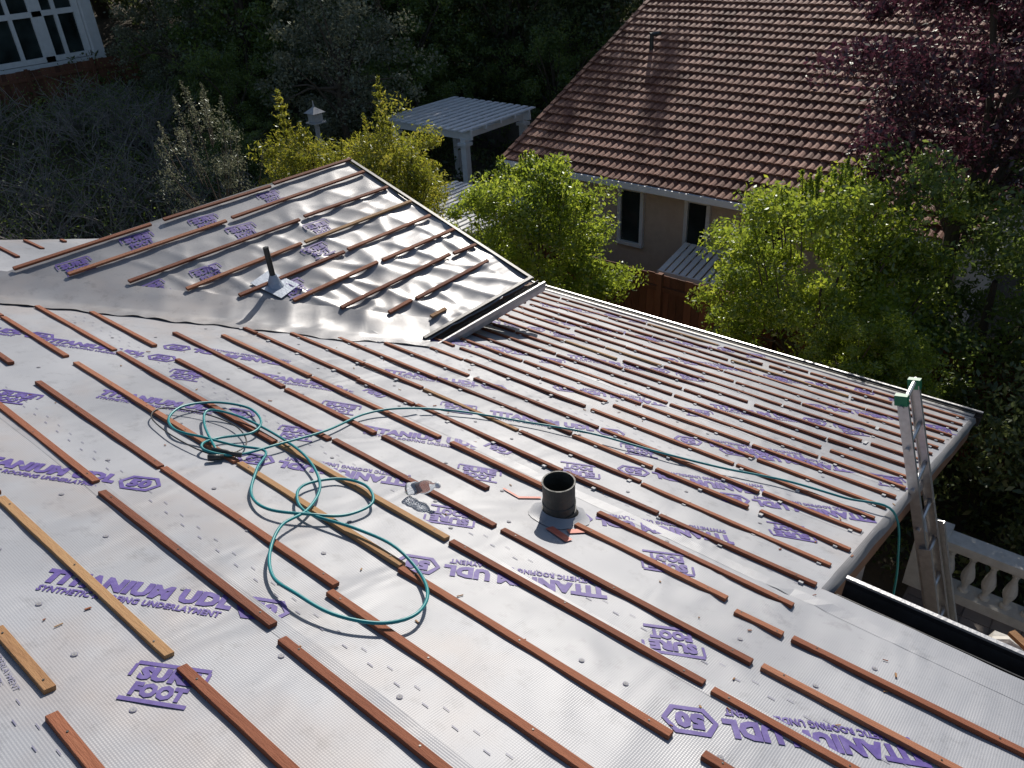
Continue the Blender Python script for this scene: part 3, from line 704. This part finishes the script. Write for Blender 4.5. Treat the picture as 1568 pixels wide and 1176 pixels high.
C=plant('olive_tree',(-24.5,16.0,-4.0),(-24.5,16.0,-.6),(3.0,3.0,3.4),200,140,.6,.13,l_mid,.2,nk=.45,limbs=14,bottom=-1)
D=plant('silver_tree',(-18.3,14.6,-4.6),(-18.3,14.6,-1.6),(2.0,2.0,2.2),110,120,.45,.10,l_grey,.12,nk=.45,limbs=22,bottom=-1)
for i,(x,y,s) in enumerate([(-31,21,1.2),(-19,23,.7),(-28,27,1.2),(-21,31,1.2),(-14,34,.85),(-36,17,1.2),(-34,27,1.5),(-7,46,1.3),(2,46,1.3),(10,40,1.3),(-44,20,1.6),(-27,36,1.5),(-14,44,1.3)]):
    inst(A if i%2 else B,(x,y,terr(x,y)-.2),s,i*1.7)
for i,(x,y,s) in enumerate([(-20.5,19.5,.75),(-28,18.5,.9),(-22,25,1.0),(-16,21.5,.6),(-13.2,22.5,.5),(-18.5,17.5,.5),(-22,13.5,.42),(-19.5,11.5,.3)]):
    inst(C,(x,y,terr(x,y)-.2),s,i*2.1)
for i,(x,y,s) in enumerate([(-25,13.5,.8),(-17,24,.9),(-21.5,17,.9)]):
    inst(D,(x,y,terr(x,y)-.2),s,i*2.1)
for i,(x,y,s,z) in enumerate([(3,13,1.0,-5.6),(6.5,12,1.1,-5.6)]):
    inst(A,(x,y,z-1.5),s*.6,i)
def brush(name,cx,cy,rx,ry,h,n,seed):
    r=np.random.default_rng(seed); b=MB(); P=[]
    for k in range(n):
        x=cx+r.uniform(-rx,rx); y=cy+r.uniform(-ry,ry); z=terr(x,y); m=r.integers(5,9)
        for q in range(m):
            d=r.normal(size=2)*.45; hh=h*r.uniform(.5,1.1)
            p0=Vector((x,y,z)); p1=p0+Vector((d[0]*.5,d[1]*.5,hh*.6)); p2=p1+Vector((d[0]*.9,d[1]*.9,hh*.4))
            b.tube([p0,p1,p2],[.022,.014,.005],3,0,cap=False)
            for w in range(5):
                s=p0.lerp(p2,r.uniform(.4,.95)); e=s+Vector(r.normal(size=3)*.22); b.tube([s,e],[.009,.004],3,0,cap=False)
            P.append(np.array(p2)+r.normal(size=(14,3))*.22)
    P=np.concatenate(P); LV,LF=leaves(P,.06)
    tv=np.array(b.v); tf=np.array(b.f); V=np.concatenate([tv,LV]); F=np.concatenate([tf,LF+len(tv)]); mi=np.concatenate([np.zeros(len(tf)),np.ones(len(LF))])
    me=raw_mesh(name,V,F,mi,[simple('dry_twig',[(.3,(.17,.155,.135)),(.7,(.34,.31,.28))],.9,5,0),l_mid]); o=bpy.data.objects.new(name,me); col.objects.link(o)
brush('dry_brush',-19.5,6.5,6.5,5.5,1.3,300,3)
def cover(name,x0,x1,y0,y1,n,lm,h,size,seed):
    r=np.random.default_rng(seed); P=np.stack([r.uniform(x0,x1,n),r.uniform(y0,y1,n),np.zeros(n)],1)
    P[:,2]=[terr(p[0],p[1]) for p in P]; P[:,2]+=r.random(n)*h*np.array([.6+1.2*noise.noise(Vector((p[0]*.6,p[1]*.6,1))) for p in P]).clip(.1,2)
    V,F=leaves(P,size); me=raw_mesh(name,V,F,np.zeros(len(F)),[lm]); o=bpy.data.objects.new(name,me); col.objects.link(o)
cover('ground_cover',-30,-9,2,24,40000,l_dark,.9,.16,5)
cover('ground_cover',-9,8,8.2,13,18000,l_dark,.6,.11,6)
# ------------------------------------------------------------------ light, sky, camera
S=Vector((-.39,.76,.52)).normalized()
sd=bpy.data.lights.new('sun','SUN'); sd.energy=4.7; sd.angle=rad(.5); sd.color=(1,.94,.86)
so=bpy.data.objects.new('sun',sd); col.objects.link(so); so.rotation_euler=S.to_track_quat('Z','Y').to_euler(); so.location=(-10,20,15)
w=bpy.data.worlds.new('World'); scene.world=w; w.use_nodes=True; nt=w.node_tree
bg=nt.nodes['Background']; sk=nt.nodes.new('ShaderNodeTexSky'); sk.sky_type='NISHITA'; sk.sun_disc=False
sk.sun_elevation=math.asin(S.z); sk.sun_rotation=math.atan2(S.x,S.y); nt.links.new(sk.outputs[0],bg.inputs[0]); bg.inputs[1].default_value=.095
cd=bpy.data.cameras.new('camera'); cam=bpy.data.objects.new('camera',cd); col.objects.link(cam); scene.camera=cam
R=Matrix(((.7730,-.3021,.5579),(.6325,.4348,-.6410),(-.0492,.8482,.5274)))
cam.matrix_world=Matrix.Translation((0,0,2.0))@R.to_4x4()
cd.sensor_width=36; cd.lens=27.55; cd.clip_end=1500; cd.clip_start=.05
scene.view_settings.view_transform='Standard'; scene.view_settings.look='None'; scene.view_settings.exposure=0
